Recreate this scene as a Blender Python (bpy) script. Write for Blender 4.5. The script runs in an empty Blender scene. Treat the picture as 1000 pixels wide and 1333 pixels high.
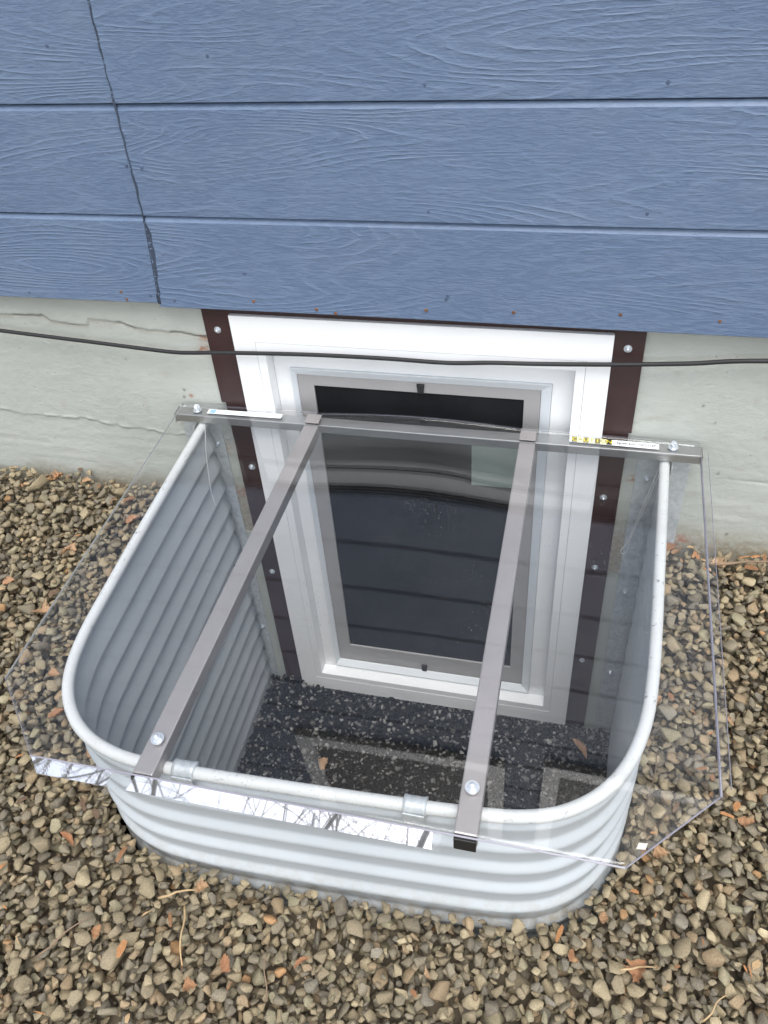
import bpy, bmesh, math, random
import numpy as np
from mathutils import Vector, Matrix, Euler

SC = bpy.context.scene
COL = SC.collection
rnd = random.Random(7)
rng = np.random.default_rng(11)

# ------------------------------------------------------------------ camera, sky, sun, exposure
cam_d = bpy.data.cameras.new('camera'); cam = bpy.data.objects.new('camera', cam_d); COL.objects.link(cam)
RT = Vector((0.97069325, 0.23128004, -0.06530055))
UP = Vector((-0.10029977, 0.63680694, 0.76447163))
FW = Vector((-0.21839087, 0.73551782, -0.64134154))
M = Matrix((RT, UP, -FW)).transposed().to_4x4(); M.translation = Vector((0.77038, -1.54028, 0.80225))
cam.matrix_world = M
cam_d.sensor_fit = 'HORIZONTAL'; cam_d.sensor_width = 36.0
cam_d.lens = 36.0 * 1065.96 / 1000.0
cam_d.clip_start = 0.02; cam_d.clip_end = 400
SC.camera = cam
SUN_EL, SUN_AZ = math.radians(65), math.radians(163)      # azimuth clockwise from +Y: behind the camera
w = bpy.data.worlds.new('World'); SC.world = w; w.use_nodes = True
nt = w.node_tree; bg = nt.nodes['Background']
sky = nt.nodes.new('ShaderNodeTexSky'); sky.sky_type = 'NISHITA'; sky.sun_disc = False
sky.sun_elevation = SUN_EL; sky.sun_rotation = SUN_AZ; sky.air_density = 1.0; sky.dust_density = 2.0; sky.ozone_density = 1.0
hs = nt.nodes.new('ShaderNodeHueSaturation'); hs.inputs['Saturation'].default_value = 0.38      # thin overcast: pale sky
nt.links.new(sky.outputs[0], hs.inputs['Color']); nt.links.new(hs.outputs[0], bg.inputs[0]); bg.inputs[1].default_value = 0.15
sl = bpy.data.lights.new('sun', 'SUN'); sl.energy = 1.2; sl.angle = math.radians(36); sl.color = (1, 0.97, 0.93)
so = bpy.data.objects.new('sun', sl); COL.objects.link(so)
sd = Vector((math.sin(SUN_AZ) * math.cos(SUN_EL), math.cos(SUN_AZ) * math.cos(SUN_EL), math.sin(SUN_EL)))
so.rotation_euler = sd.to_track_quat('Z', 'Y').to_euler(); so.location = (0, -3, 5)
SC.view_settings.view_transform = 'Standard'; SC.view_settings.look = 'None'
SC.view_settings.gamma = 1; SC.view_settings.use_curve_mapping = False
SC.view_settings.exposure = 1.09
try:
    SC.cycles.max_bounces = 10; SC.cycles.transparent_max_bounces = 24
except Exception: pass

# ------------------------------------------------------------------ materials
class NT:
    def __init__(s, name):
        s.m = bpy.data.materials.new(name); s.m.use_nodes = True; s.t = s.m.node_tree
        s.b = s.t.nodes['Principled BSDF']; s.out = s.t.nodes['Material Output']
    def n(s, typ, **kw):
        nd = s.t.nodes.new('ShaderNode' + typ)
        for k, v in kw.items():
            if k.startswith('i_'):
                key = k[2:].replace('_', ' ')
                nd.inputs[int(key) if key.isdigit() else key].default_value = v
            else: setattr(nd, k, v)
        return nd
    def l(s, a, b): s.t.links.new(a, b)
    def val(s, name, v):
        s.b.inputs[name].default_value = v; return s
    def math(s, op, a, b=None, c=None, clamp=False):
        nd = s.n('Math', operation=op, use_clamp=clamp)
        for i, v in enumerate((a, b, c)):
            if v is None: continue
            if hasattr(v, 'links') or hasattr(v, 'is_linked'): s.l(v, nd.inputs[i])
            else: nd.inputs[i].default_value = v
        return nd.outputs[0]
    def ramp(s, src, stops, interp='LINEAR'):
        r = s.n('ValToRGB'); r.color_ramp.interpolation = interp
        e = r.color_ramp.elements
        while len(e) > len(stops): e.remove(e[-1])
        while len(e) < len(stops): e.new(0.5)
        for el, (p, c) in zip(e, stops):
            el.position = p; el.color = c if len(c) == 4 else (*c, 1)
        s.l(src, r.inputs[0]); return r.outputs[0]
    def mix(s, f, a, b, blend='MIX'):
        nd = s.n('Mix', data_type='RGBA', blend_type=blend)
        for sock, v in ((nd.inputs[0], f), (nd.inputs[6], a), (nd.inputs[7], b)):
            if hasattr(v, 'is_linked'): s.l(v, sock)
            else: sock.default_value = v if isinstance(v, float) else ((*v, 1) if len(v) == 3 else v)
        return nd.outputs[2]
    def noise(s, vec, scale, detail=3, rough=0.5, dist=0.0):
        nd = s.n('TexNoise'); nd.inputs['Scale'].default_value = scale; nd.inputs['Detail'].default_value = detail
        nd.inputs['Roughness'].default_value = rough; nd.inputs['Distortion'].default_value = dist
        if vec is not None: s.l(vec, nd.inputs['Vector'])
        return nd.outputs[0]
    def mapping(s, src, scale=(1, 1, 1), loc=(0, 0, 0), rot=(0, 0, 0)):
        nd = s.n('Mapping'); nd.inputs['Scale'].default_value = scale; nd.inputs['Location'].default_value = loc
        nd.inputs['Rotation'].default_value = rot; s.l(src, nd.inputs['Vector']); return nd.outputs[0]
    def obj(s): return s.n('TexCoord').outputs['Object']
    def pos(s): return s.n('NewGeometry').outputs['Position']
    def bump(s, h, strength=0.5, dist=0.002, prev=None):
        nd = s.n('Bump'); nd.inputs['Strength'].default_value = strength; nd.inputs['Distance'].default_value = dist
        s.l(h, nd.inputs['Height'])
        if prev is not None: s.l(prev, nd.inputs['Normal'])
        s.l(nd.outputs[0], s.b.inputs['Normal']); return nd.outputs[0]
    def color(s, sock): s.l(sock, s.b.inputs['Base Color'])

def plain(name, col, rough=0.5, metal=0.0, var=0.06, bump=0.0, bscale=200):
    k = NT(name); k.b.inputs['Roughness'].default_value = rough; k.b.inputs['Metallic'].default_value = metal
    p = k.pos(); nz = k.noise(p, 9, 5, 0.6)
    lo = tuple(c * (1 - var) for c in col); hi = tuple(min(1, c * (1 + var)) for c in col)
    k.color(k.ramp(nz, [(0.3, lo), (0.7, hi)]))
    if bump: k.bump(k.noise(p, bscale, 3), bump, 0.001)
    return k.m

# painted embossed siding
def siding_mat():
    k = NT('painted_wood_grain_siding'); p = k.obj()
    oi = k.n('ObjectInfo'); off = k.n('CombineXYZ'); 
    k.l(k.math('MULTIPLY', oi.outputs['Random'], 37.0), off.inputs[0]); k.l(k.math('MULTIPLY', oi.outputs['Random'], 91.0), off.inputs[2])
    ad = k.n('VectorMath', operation='ADD'); k.l(p, ad.inputs[0]); k.l(off.outputs[0], ad.inputs[1]); q = ad.outputs[0]
    # cathedral grain: contour lines of a stretched smooth noise
    a = k.noise(k.mapping(q, (1.0, 0.2, 8.0)), 1.0, 1.2, 0.45, 0.25)
    jit = k.noise(k.mapping(q, (28, 1, 90)), 1.0, 2, 0.6)
    ph = k.math('ADD', k.math('MULTIPLY', a, 30.0), k.math('MULTIPLY', jit, 0.55))
    fr = k.math('FRACT', ph)
    ridge = k.math('POWER', k.math('ABSOLUTE', k.math('SUBTRACT', k.math('MULTIPLY', fr, 2.0), 1.0)), 3.2)
    mask = k.ramp(k.noise(k.mapping(q, (2.2, 1, 6)), 1.0, 2), [(0.38, (0.05,) * 3), (0.6, (1,) * 3)])
    broken = k.ramp(k.noise(k.mapping(q, (14, 1, 40)), 1.0, 2), [(0.35, (0.25,) * 3), (0.6, (1,) * 3)])
    g1 = k.math('MULTIPLY', k.math('MULTIPLY', ridge, mask), broken)
    fine = k.noise(k.mapping(q, (30, 1, 230)), 1.0, 3, 0.65, 0.4)
    mid = k.noise(k.mapping(q, (34, 1, 130)), 1.0, 4, 0.6, 0.9)
    h = k.math('ADD', k.math('MULTIPLY', g1, 0.85), k.math('ADD', k.math('MULTIPLY', fine, 0.6), k.math('MULTIPLY', mid, 1.15)))
    k.bump(h, 0.62, 0.0022)
    tone = k.noise(k.mapping(q, (1.2, 1, 2.5)), 1.0, 4, 0.6)
    base = k.ramp(tone, [(0.3, (0.096, 0.144, 0.236)), (0.7, (0.114, 0.168, 0.268))])
    worn = k.mix(k.math('MULTIPLY', k.ramp(h, [(0.85, (0,) * 3), (1.6, (1,) * 3)]), 0.22), base, (0.18, 0.25, 0.36))
    dust = k.ramp(k.noise(k.mapping(q, (5, 1, 9)), 1.0, 6, 0.7), [(0.45, (0,) * 3), (0.8, (1,) * 3)])
    k.color(k.mix(k.math('MULTIPLY', dust, 0.18), worn, (0.23, 0.27, 0.33)))
    k.val('Roughness', 0.5)
    return k.m

def concrete_mat():
    k = NT('painted_concrete'); p = k.obj()
    n1 = k.noise(p, 3.5, 6, 0.6); base = k.ramp(n1, [(0.3, (0.395, 0.42, 0.385)), (0.72, (0.465, 0.485, 0.445))])
    at = k.n('Attribute', attribute_name='stain')
    sep = k.n('SeparateColor'); k.l(at.outputs['Color'], sep.inputs[0])
    br = k.noise(p, 70, 5, 0.7)
    dirt = k.math('MULTIPLY', sep.outputs[0], k.ramp(br, [(0.32, (0.35,) * 3), (0.62, (1,) * 3)]))
    c = k.mix(dirt, base, (0.25, 0.20, 0.125))
    c = k.mix(k.math('MULTIPLY', sep.outputs[1], k.ramp(br, [(0.4, (0,) * 3), (0.56, (1,) * 3)])), c, (0.32, 0.15, 0.09))
    c = k.mix(sep.outputs[2], c, (0.10, 0.095, 0.075))
    pits = k.n('TexVoronoi'); pits.inputs['Scale'].default_value = 42; k.l(k.mapping(p, (1, 1, 1)), pits.inputs['Vector'])
    pm = k.math('MULTIPLY', k.ramp(pits.outputs['Distance'], [(0.04, (1,) * 3), (0.09, (0,) * 3)]), k.ramp(k.noise(p, 14, 2), [(0.52, (0,) * 3), (0.6, (1,) * 3)]))
    c = k.mix(k.math('MULTIPLY', pm, 0.6), c, (0.15, 0.13, 0.10)); k.color(c)
    h = k.math('ADD', k.math('MULTIPLY', k.noise(k.mapping(p, (1, 1, 1.3)), 110, 5, 0.7, 0.4), 1.0), k.math('MULTIPLY', k.noise(p, 260, 2), 0.3))
    h = k.math('SUBTRACT', h, k.math('MULTIPLY', pm, 1.0))
    k.bump(h, 0.36, 0.003); k.val('Roughness', 0.6)
    return k.m

def stone_mat(name, dark=False):
    k = NT(name); at = k.n('Attribute', attribute_name='tone'); p = k.pos()
    sp = k.ramp(k.noise(p, 520, 4, 0.7), [(0.3, (0.62,) * 3), (0.7, (1.32,) * 3)])
    c = k.mix(1.0, at.outputs['Color'], sp, 'MULTIPLY')
    blotch = k.ramp(k.noise(p, 110, 3, 0.6), [(0.42, (0,) * 3), (0.7, (1,) * 3)])
    c = k.mix(k.math('MULTIPLY', blotch, 0.22 if not dark else 0.03), c, (0.30, 0.235, 0.14) if not dark else (0.09, 0.085, 0.08))
    k.color(c); k.val('Roughness', 0.85); k.val('Specular IOR Level', 0.25 if not dark else 0.08)
    k.bump(k.noise(p, 330, 4, 0.65), 0.6, 0.0016)
    return k.m

def clear_mat(name, tint=(0.985, 0.988, 0.99), rough=0.0, base=0.0):
    k = NT(name); k.t.nodes.remove(k.b)
    tr = k.n('BsdfTransparent'); tr.inputs[0].default_value = (*tint, 1)
    gl = k.n('BsdfGlossy'); gl.inputs['Roughness'].default_value = rough; gl.inputs[0].default_value = (1, 1, 1, 1)
    ge = k.n('NewGeometry'); ior = k.math('SUBTRACT', 1.49, k.math('MULTIPLY', ge.outputs['Backfacing'], 1.49 - 1 / 1.49))
    fr = k.n('Fresnel'); k.l(ior, fr.inputs[0])
    mx = k.n('MixShader'); k.l(k.math('ADD', fr.outputs[0], base, clamp=True), mx.inputs[0]); k.l(tr.outputs[0], mx.inputs[1]); k.l(gl.outputs[0], mx.inputs[2])
    # faint dust film: a thin scatter of light specks on the plastic
    du = k.n('BsdfDiffuse'); du.inputs[0].default_value = (0.62, 0.62, 0.6, 1)
    p = k.pos()
    vo = k.n('TexVoronoi'); vo.inputs['Scale'].default_value = 130; k.l(p, vo.inputs['Vector'])
    spk = k.math('MULTIPLY', k.ramp(vo.outputs['Distance'], [(0.07, (1,) * 3), (0.13, (0,) * 3)]), k.ramp(k.noise(p, 7, 4, 0.65), [(0.46, (0,) * 3), (0.66, (1,) * 3)]))
    film = k.ramp(k.noise(p, 4, 5, 0.6), [(0.35, (0.001,) * 3), (0.75, (0.005,) * 3)])
    m2 = k.n('MixShader'); k.l(k.math('ADD', k.math('MULTIPLY', spk, 0.45), film), m2.inputs[0]); k.l(mx.outputs[0], m2.inputs[1]); k.l(du.outputs[0], m2.inputs[2])
    k.l(m2.outputs[0], k.out.inputs[0])
    return k.m

def galv_mat():
    k = NT('galvanised_steel'); p = k.pos()
    v = k.n('TexVoronoi'); v.inputs['Scale'].default_value = 120; k.l(p, v.inputs['Vector'])
    a = k.mix(0.5, k.ramp(v.outputs['Color'], [(0.1, (0.42, 0.46, 0.48)), (0.9, (0.66, 0.70, 0.72))]), k.ramp(k.noise(p, 40, 5, 0.7), [(0.3, (0.36, 0.40, 0.42)), (0.7, (0.66, 0.69, 0.70))]))
    k.color(a); k.val('Metallic', 0.3); k.val('Roughness', 0.45); return k.m

def liner_mat():
    k = NT('white_grey_steel_paint'); p = k.pos()
    c = k.ramp(k.noise(p, 5, 5, 0.6), [(0.3, (0.44, 0.475, 0.495)), (0.7, (0.485, 0.52, 0.54))])
    sm = k.ramp(k.noise(k.mapping(p, (1, 1, 0.35)), 28, 5, 0.75), [(0.62, (0,) * 3), (0.78, (1,) * 3)])
    c = k.mix(k.math('MULTIPLY', sm, 0.25), c, (0.36, 0.36, 0.34))
    # splash dirt just above the gravel
    sx = k.n('SeparateXYZ'); k.l(p, sx.inputs[0])
    hgt = k.math('SUBTRACT', sx.outputs[2], k.math('ADD', k.math('MULTIPLY', sx.outputs[1], 0.16), -0.555))
    near = k.math('MULTIPLY', k.ramp(hgt, [(0.0, (1,) * 3), (0.075, (0,) * 3)]), k.ramp(k.noise(p, 45, 5, 0.7), [(0.42, (0,) * 3), (0.6, (1,) * 3)]))
    ge = k.math('MULTIPLY', k.math('GREATER_THAN', hgt, -0.03), k.ramp(k.math('MULTIPLY', sx.outputs[1], -1.0), [(0.74, (0,) * 3), (0.84, (1,) * 3)]))
    c = k.mix(k.math('MULTIPLY', k.math('MULTIPLY', near, ge), 0.7), c, (0.33, 0.29, 0.22))
    k.color(c); k.val('Roughness', 0.38); k.val('Specular IOR Level', 0.4); k.bump(k.noise(p, 22, 2), 0.06, 0.003); return k.m

def rim_mat():
    k = NT('scuffed_white_rim'); p = k.pos()
    sc = k.ramp(k.noise(k.mapping(p, (1, 1, 2)), 60, 6, 0.75, 0.6), [(0.615, (0,) * 3), (0.645, (1,) * 3)])
    ge = k.n('NewGeometry'); sn = k.n('SeparateXYZ'); k.l(ge.outputs['Normal'], sn.inputs[0])
    c = k.mix(k.math('MULTIPLY', sc, 0.85), (0.62, 0.64, 0.635), (0.13, 0.125, 0.12))
    gr = k.ramp(k.noise(p, 30, 4), [(0.45, (0,) * 3), (0.75, (1,) * 3)])
    k.color(k.mix(k.math('MULTIPLY', gr, 0.2), c, (0.5, 0.48, 0.43))); k.val('Roughness', 0.4); return k.m

def leaf_mat():
    k = NT('dry_leaf'); p = k.obj(); at = k.n('ObjectInfo')
    c = k.ramp(at.outputs['Random'], [(0, (0.38, 0.20, 0.10)), (0.35, (0.46, 0.31, 0.18)), (0.7, (0.34, 0.15, 0.07)), (1, (0.56, 0.40, 0.25))])
    k.color(k.mix(k.math('MULTIPLY', k.ramp(k.noise(p, 90, 5, 0.7), [(0.4, (0,) * 3), (0.65, (1,) * 3)]), 0.45), c, (0.23, 0.11, 0.045)))
    k.val('Roughness', 0.65); k.bump(k.noise(p, 160, 3), 0.5, 0.002); return k.m

MT = dict(
    siding=siding_mat(), concrete=concrete_mat(), stone=stone_mat('crushed_stone'), deepstone=stone_mat('well_bottom_stone', True),
    clear=clear_mat('clear_polycarbonate'), clearedge=plain('plastic_cut_edge', (0.24, 0.235, 0.28), 0.25),
    galv=galv_mat(), liner=liner_mat(), rim=rim_mat(), leaf=leaf_mat(),
    steel=plain('brushed_steel', (0.42, 0.42, 0.42), 0.33, 0.85, 0.1, 0.1, 400),
    alu=plain('grey_aluminium_bar', (0.40, 0.375, 0.37), 0.42, 0.55, 0.05, 0.05, 500),
    bolt=plain('zinc_bolt', (0.66, 0.70, 0.74), 0.3, 0.7, 0.1),
    vinyl=plain('white_vinyl', (0.82, 0.83, 0.83), 0.33, 0, 0.02),
    vinyl2=plain('white_vinyl_sash', (0.70, 0.735, 0.76), 0.3, 0, 0.02),
    scrframe=plain('grey_screen_frame', (0.36, 0.35, 0.345), 0.5, 0.15, 0.05, 0.05),
    brown=plain('dark_brown_metal', (0.042, 0.021, 0.02), 0.38, 0.0, 0.18, 0.1, 60),
    black=plain('black_plastic', (0.012, 0.012, 0.012), 0.5, 0, 0.1),
    cable=plain('black_cable_sheath', (0.014, 0.015, 0.016), 0.6, 0, 0.3),
    caulk=plain('dark_caulk', (0.035, 0.05, 0.08), 0.6, 0, 0.4, 0.5, 150),
    rust=plain('rusty_nail_head', (0.17, 0.08, 0.04), 0.8, 0.1, 0.5, 0.5, 900),
    paintnail=plain('painted_nail_head', (0.07, 0.10, 0.17), 0.5, 0, 0.2),
    white=plain('white_label', (0.8, 0.82, 0.84), 0.4, 0, 0.01), yellow=plain('yellow_print', (0.75, 0.62, 0.04), 0.4),
    paleyel=plain('pale_yellow_print', (0.78, 0.76, 0.42), 0.4), ink=plain('black_print', (0.025, 0.025, 0.02), 0.4), blue=plain('pale_blue_print', (0.25, 0.45, 0.68), 0.4),
    green=plain('pale_green_patch', (0.20, 0.25, 0.22), 0.5), wire=plain('galvanised_wire', (0.6, 0.61, 0.6), 0.35, 0.6),
    bark=plain('grey_bark', (0.45, 0.44, 0.43), 0.8, 0, 0.3), twig=plain('dead_twig', (0.20, 0.14, 0.09), 0.8, 0, 0.4, 0.3), straw=plain('straw_twig', (0.42, 0.30, 0.16), 0.7, 0, 0.3),
    soil=plain('dark_soil', (0.15, 0.122, 0.085), 0.95, 0, 0.4, 0.8, 90), chip=plain('white_chip', (0.75, 0.72, 0.62), 0.6),
    film=plain('mirror_strip', (0.80, 0.81, 0.83), 0.02, 1.0, 0.02), glass=None, mesh=None)
MT['olive'] = plain('olive_print', (0.16, 0.15, 0.06), 0.4)
MT['curtain'] = plain('dim_curtained_glass', (0.05, 0.052, 0.056), 0.5, 0, 0.3)
MT['soil_far'] = plain('gravel_beyond', (0.24, 0.21, 0.16), 0.9, 0, 0.4, 0.9, 45)
kg = NT('dark_window_glass'); kg.color(kg.ramp(kg.noise(kg.pos(), 3, 3), [(0.3, (0.012, 0.014, 0.016)), (0.7, (0.02, 0.022, 0.024))])); kg.val('Roughness', 0.03); MT['glass'] = kg.m
km = NT('insect_mesh'); 
wv = km.n('TexVoronoi'); wv.inputs['Scale'].default_value = 480; km.l(km.pos(), wv.inputs['Vector'])
km.color(km.ramp(km.noise(km.pos(), 6, 6, 0.65), [(0.3, (0.006, 0.007, 0.008)), (0.75, (0.016, 0.017, 0.019))])); km.val('Roughness', 0.75); km.val('Specular IOR Level', 0.15); km.bump(wv.outputs['Distance'], 0.3, 0.001); MT['mesh'] = km.m

# ------------------------------------------------------------------ object helpers
def tag(o, label=None, cat=None, group=None, kind=None):
    if label: o['label'] = label
    if cat: o['category'] = cat
    if group: o['group'] = group
    if kind: o['kind'] = kind
    return o
def empty(name, loc=(0, 0, 0)):
    o = bpy.data.objects.new(name, None); o.empty_display_size = 0.05; o.location = loc; COL.objects.link(o); return o
def link(name, me, mat, parent=None, smooth=False, loc=None):
    if mat is not None and not me.materials: me.materials.append(mat)
    if smooth: me.shade_smooth()
    o = bpy.data.objects.new(name, me); COL.objects.link(o)
    if parent is not None: o.parent = parent
    if loc is not None: o.location = loc
    return o
def frombm(name, bm, mat, parent=None, smooth=False, loc=None, recenter=False):
    me = bpy.data.meshes.new(name); bm.normal_update(); bm.to_mesh(me); bm.free()
    return link(name, me, mat, parent, smooth, loc)
def box(bm, x0, x1, y0, y1, z0, z1, bev=0.0):
    r = bmesh.ops.create_cube(bm, size=1)
    vs = r['verts']
    for v in vs:
        v.co = Vector(((x0 + x1) / 2 + v.co.x * (x1 - x0), (y0 + y1) / 2 + v.co.y * (y1 - y0), (z0 + z1) / 2 + v.co.z * (z1 - z0)))
    if bev:
        es = list({e for v in vs for e in v.link_edges})
        bmesh.ops.bevel(bm, geom=es, offset=bev, segments=2, affect='EDGES', profile=0.5)
    return bm
def boxo(name, x0, x1, y0, y1, z0, z1, mat, parent=None, bev=0.0):
    bm = bmesh.new(); box(bm, x0, x1, y0, y1, z0, z1, bev); return frombm(name, bm, mat, parent)
def tube_arrays(pts, r, seg=12, closed=False, rfun=None):
    pts = [Vector(p) for p in pts]; n = len(pts); V = []; F = []
    prev = None
    for i, p in enumerate(pts):
        if closed: t = pts[(i + 1) % n] - pts[i - 1]
        else: t = pts[min(i + 1, n - 1)] - pts[max(i - 1, 0)]
        t.normalize()
        if prev is None:
            a = Vector((0, 0, 1)) if abs(t.z) < 0.9 else Vector((0, 1, 0)); u = t.cross(a).normalized()
        else: u = (prev - t * prev.dot(t)).normalized()
        prev = u; v = t.cross(u); rr = rfun(i / (n - 1)) if rfun else r
        for k in range(seg):
            an = 2 * math.pi * k / seg; V.append(p + (u * math.cos(an) + v * math.sin(an)) * rr)
    for i in range(n if closed else n - 1):
        for k in range(seg):
            a = i * seg + k; b = i * seg + (k + 1) % seg; c = ((i + 1) % n) * seg + (k + 1) % seg; d = ((i + 1) % n) * seg + k
            F.append((a, b, c, d))
    if not closed:
        F.append(tuple(range(seg))[::-1]); F.append(tuple((n - 1) * seg + k for k in range(seg)))
    return V, F
def tube(name, pts, r, mat, parent=None, seg=12, closed=False, rfun=None):
    V, F = tube_arrays(pts, r, seg, closed, rfun); me = bpy.data.meshes.new(name); me.from_pydata([tuple(v) for v in V], [], F); me.update()
    return link(name, me, mat, parent, smooth=True)
def catmull(P, per=8):
    P = [Vector(p) for p in P]; P = [P[0] * 2 - P[1]] + P + [P[-1] * 2 - P[-2]]; out = []
    for i in range(1, len(P) - 2):
        for k in range(per):
            t = k / per; a, b, c, d = P[i - 1:i + 3]
            out.append(0.5 * ((2 * b) + (c - a) * t + (2 * a - 5 * b + 4 * c - d) * t * t + (3 * b - a - 3 * c + d) * t ** 3))
    out.append(P[-2]); return out
def vnoise(x, y, seed):
    r = np.random.default_rng(seed).random((97, 97)); xi = np.floor(x).astype(int); yi = np.floor(y).astype(int)
    fx = x - xi; fy = y - yi; fx = fx * fx * (3 - 2 * fx); fy = fy * fy * (3 - 2 * fy)
    g = lambda a, b: r[a % 97, b % 97]
    return (g(xi, yi) * (1 - fx) + g(xi + 1, yi) * fx) * (1 - fy) + (g(xi, yi + 1) * (1 - fx) + g(xi + 1, yi + 1) * fx) * fy - 0.5
def ground_z(y): return -0.54 + 0.14 * y if y > -2.2 else -0.54 - 0.308
LS = 0.08
def lid_z(y): return -0.2417 + LS * y          # top face of the cover
def rim_z(y): return lid_z(y) - 0.040

# rim path of the well, from the wall on the left round the front to the wall on the right
RIM = catmull([(-.113, -.012, 0), (-.110, -.33, 0), (-.105, -.55, 0), (-.098, -.69, 0), (-.073, -.785, 0), (-.020, -.852, 0), (.055, -.890, 0), (.16, -.903, 0),
               (.4, -.899, 0), (.657, -.888, 0), (.76, -.876, 0), (.826, -.849, 0), (.881, -.797, 0), (.919, -.715, 0), (.938, -.594, 0), (.950, -.33, 0), (.962, -.012, 0)], 10)
RIMXY = np.array([(p.x, p.y) for p in RIM])
def inside_well(X, Y, grow=0.0):
    c = RIMXY.mean(0) ; P = RIMXY.copy()
    d = P - np.array([0.42, -0.35]); L = np.linalg.norm(d, axis=1, keepdims=True); P = P + d / L * grow
    P = np.vstack([P, [P[-1, 0], 0.3], [P[0, 0], 0.3]])
    res = np.zeros(X.shape, bool); j = len(P) - 1
    for i in range(len(P)):
        xi, yi = P[i]; xj, yj = P[j]
        if yi != yj:
            cnd = ((yi > Y) != (yj > Y)) & (X < (xj - xi) * (Y - yi) / (yj - yi) + xi); res ^= cnd
        j = i
    return res

# ------------------------------------------------------------------ ground (structure)
def grid_mesh(name, xs, ys, zf, mat, mask=None, kind='structure', parent=None):
    X, Y = np.meshgrid(xs, ys, indexing='ij'); Z = zf(X, Y); n, m = X.shape
    V = np.stack([X, Y, Z], -1).reshape(-1, 3); F = []
    for i in range(n - 1):
        for j in range(m - 1):
            if mask is not None and not mask((xs[i] + xs[i + 1]) / 2, (ys[j] + ys[j + 1]) / 2): continue
            F.append((i * m + j, (i + 1) * m + j, (i + 1) * m + j + 1, i * m + j + 1))
    me = bpy.data.meshes.new(name); me.from_pydata(V.tolist(), [], F); me.update()
    o = link(name, me, mat, parent, smooth=True); 
    if kind: o['kind'] = kind
    return o
near_x = np.arange(-2.4, 3.21, 0.02); near_y = np.linspace(-2.6, 0.0, 131)
gz = lambda X, Y: np.where(Y > -2.2, -0.54 + 0.16 * Y, -0.892) - 0.036 - 0.026 * (np.clip(X, -1.5, 2.0) + .65)
_gx = (near_x[:-1] + near_x[1:]) / 2; _gy = (near_y[:-1] + near_y[1:]) / 2
_GM = inside_well(*np.meshgrid(_gx, _gy, indexing='ij'), 0.016)
def gmask(x, y): return not _GM[int((x + 2.4) / 0.02), int((y + 2.6) / 0.02)]
grid_mesh('ground', near_x, near_y, gz, MT['soil'], gmask)
# the yard beyond the gravel bed
bm = bmesh.new()
def sheet(x0, x1, y0, y1, z):
    vs = [bm.verts.new(p) for p in ((x0, y0, z), (x1, y0, z), (x1, y1, z), (x0, y1, z))]; bm.faces.new(vs)
sheet(-60, 60, -120, -2.6, -0.98); sheet(-60, -2.4, -2.6, 0.0, -0.80); sheet(3.2, 60, -2.6, 0.0, -0.84)
tag(frombm('yard', bm, MT['soil_far']), kind='structure')
o = boxo('well_floor', -0.2, 1.05, -1.0, 0.0, -1.45, -1.325, MT['soil']); o['kind'] = 'structure'

# ------------------------------------------------------------------ house wall
house = empty('house_wall', (0, 0, -0.54)); tag(house, 'house wall of blue wood-grain siding above a pale green painted concrete foundation', 'house wall')
HP = house
def under(o):
    o.parent = house; o.matrix_parent_inverse = Matrix.Translation((0, 0, 0.54)); return o
def hp(o): return under(o)

# foundation: relief grid in view, plain blocks elsewhere
def poly_z(x, pts):
    xs = [p[0] for p in pts]; zs = [p[1] for p in pts]; return np.interp(x, xs, zs)
xs = np.concatenate([np.arange(-0.95, -0.06, 0.0035), np.arange(-0.06, 0.89, 0.02), np.arange(0.89, 1.45, 0.0035)])
zs = np.arange(-0.66, 0.0501, 0.0035)
X, Z = np.meshgrid(xs, zs, indexing='ij')
D = 0.0010 * vnoise(X * 7, Z * 8, 1) + 0.0007 * vnoise(X * 45, Z * 55, 2) + 0.0006 * vnoise(X * 110, Z * 170, 3)
wob = 0.004 * vnoise(X * 60, X * 0 + 3, 4) + 0.006 * vnoise(X * 17, X * 0 + 9, 5)
# chipped upper skim coat edge (left), the coat above it stands proud
up = poly_z(X, [(-0.95, -.036), (-.56, -.037), (-.49, -.036), (-.47, -.052), (-.375, -.055), (-.365, -.036), (-.27, -.048), (-.21, -.058), (-.06, -.066), (0.8, -.05), (1.5, -.05)]) + wob
left = X < 0
prd = np.clip((Z - up) / 0.003, 0, 1)
crk = np.exp(-((Z - up) / 0.0028) ** 2)
gap = np.clip(vnoise(X * 22, X * 0 + 1, 8) * 5 + 0.75, 0.15, 1)
D = D + np.where(left, prd * 0.0028 - 0.003 * crk * gap, 0)
lo = poly_z(X, [(-0.95, -.315), (-.5, -.325), (-.3, -.345), (-.1, -.352), (1.5, -.30)]) + wob * 1.3
led = np.clip((lo - Z) / 0.004, 0, 1)
D = D + np.where(left, -0.002 * led + 0.0022 * np.exp(-((Z - lo) / 0.0035) ** 2) * np.clip(vnoise(X * 55, Z * 90, 6) * 5 + .3, 0, 1), 0)
D = D - np.where(left, 0, 0.0022 * np.exp(-((Z - (-.345 + 0.3 * wob)) / 0.0022) ** 2) * np.clip(vnoise(X * 12, X * 0 + 5, 12) * 4 + .6, 0, 1))
D = D + 0.0010 * vnoise(X * 9, Z * 70, 7) * (Z < lo)
n, m = X.shape
V = np.stack([X, -D - 0.001, Z], -1).reshape(-1, 3)
idx = np.arange(n * m).reshape(n, m)
cx = (X[:-1, :-1] + X[1:, 1:]) / 2; cz = (Z[:-1, :-1] + Z[1:, 1:]) / 2
keep = ~((cx > 0.01) & (cx < 0.815) & (cz < -0.01))
F = np.stack([idx[:-1, :-1], idx[1:, :-1], idx[1:, 1:], idx[:-1, 1:]], -1)[keep]
me = bpy.data.meshes.new('foundation'); me.from_pydata(V.tolist(), [], F.tolist()); me.update()
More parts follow.
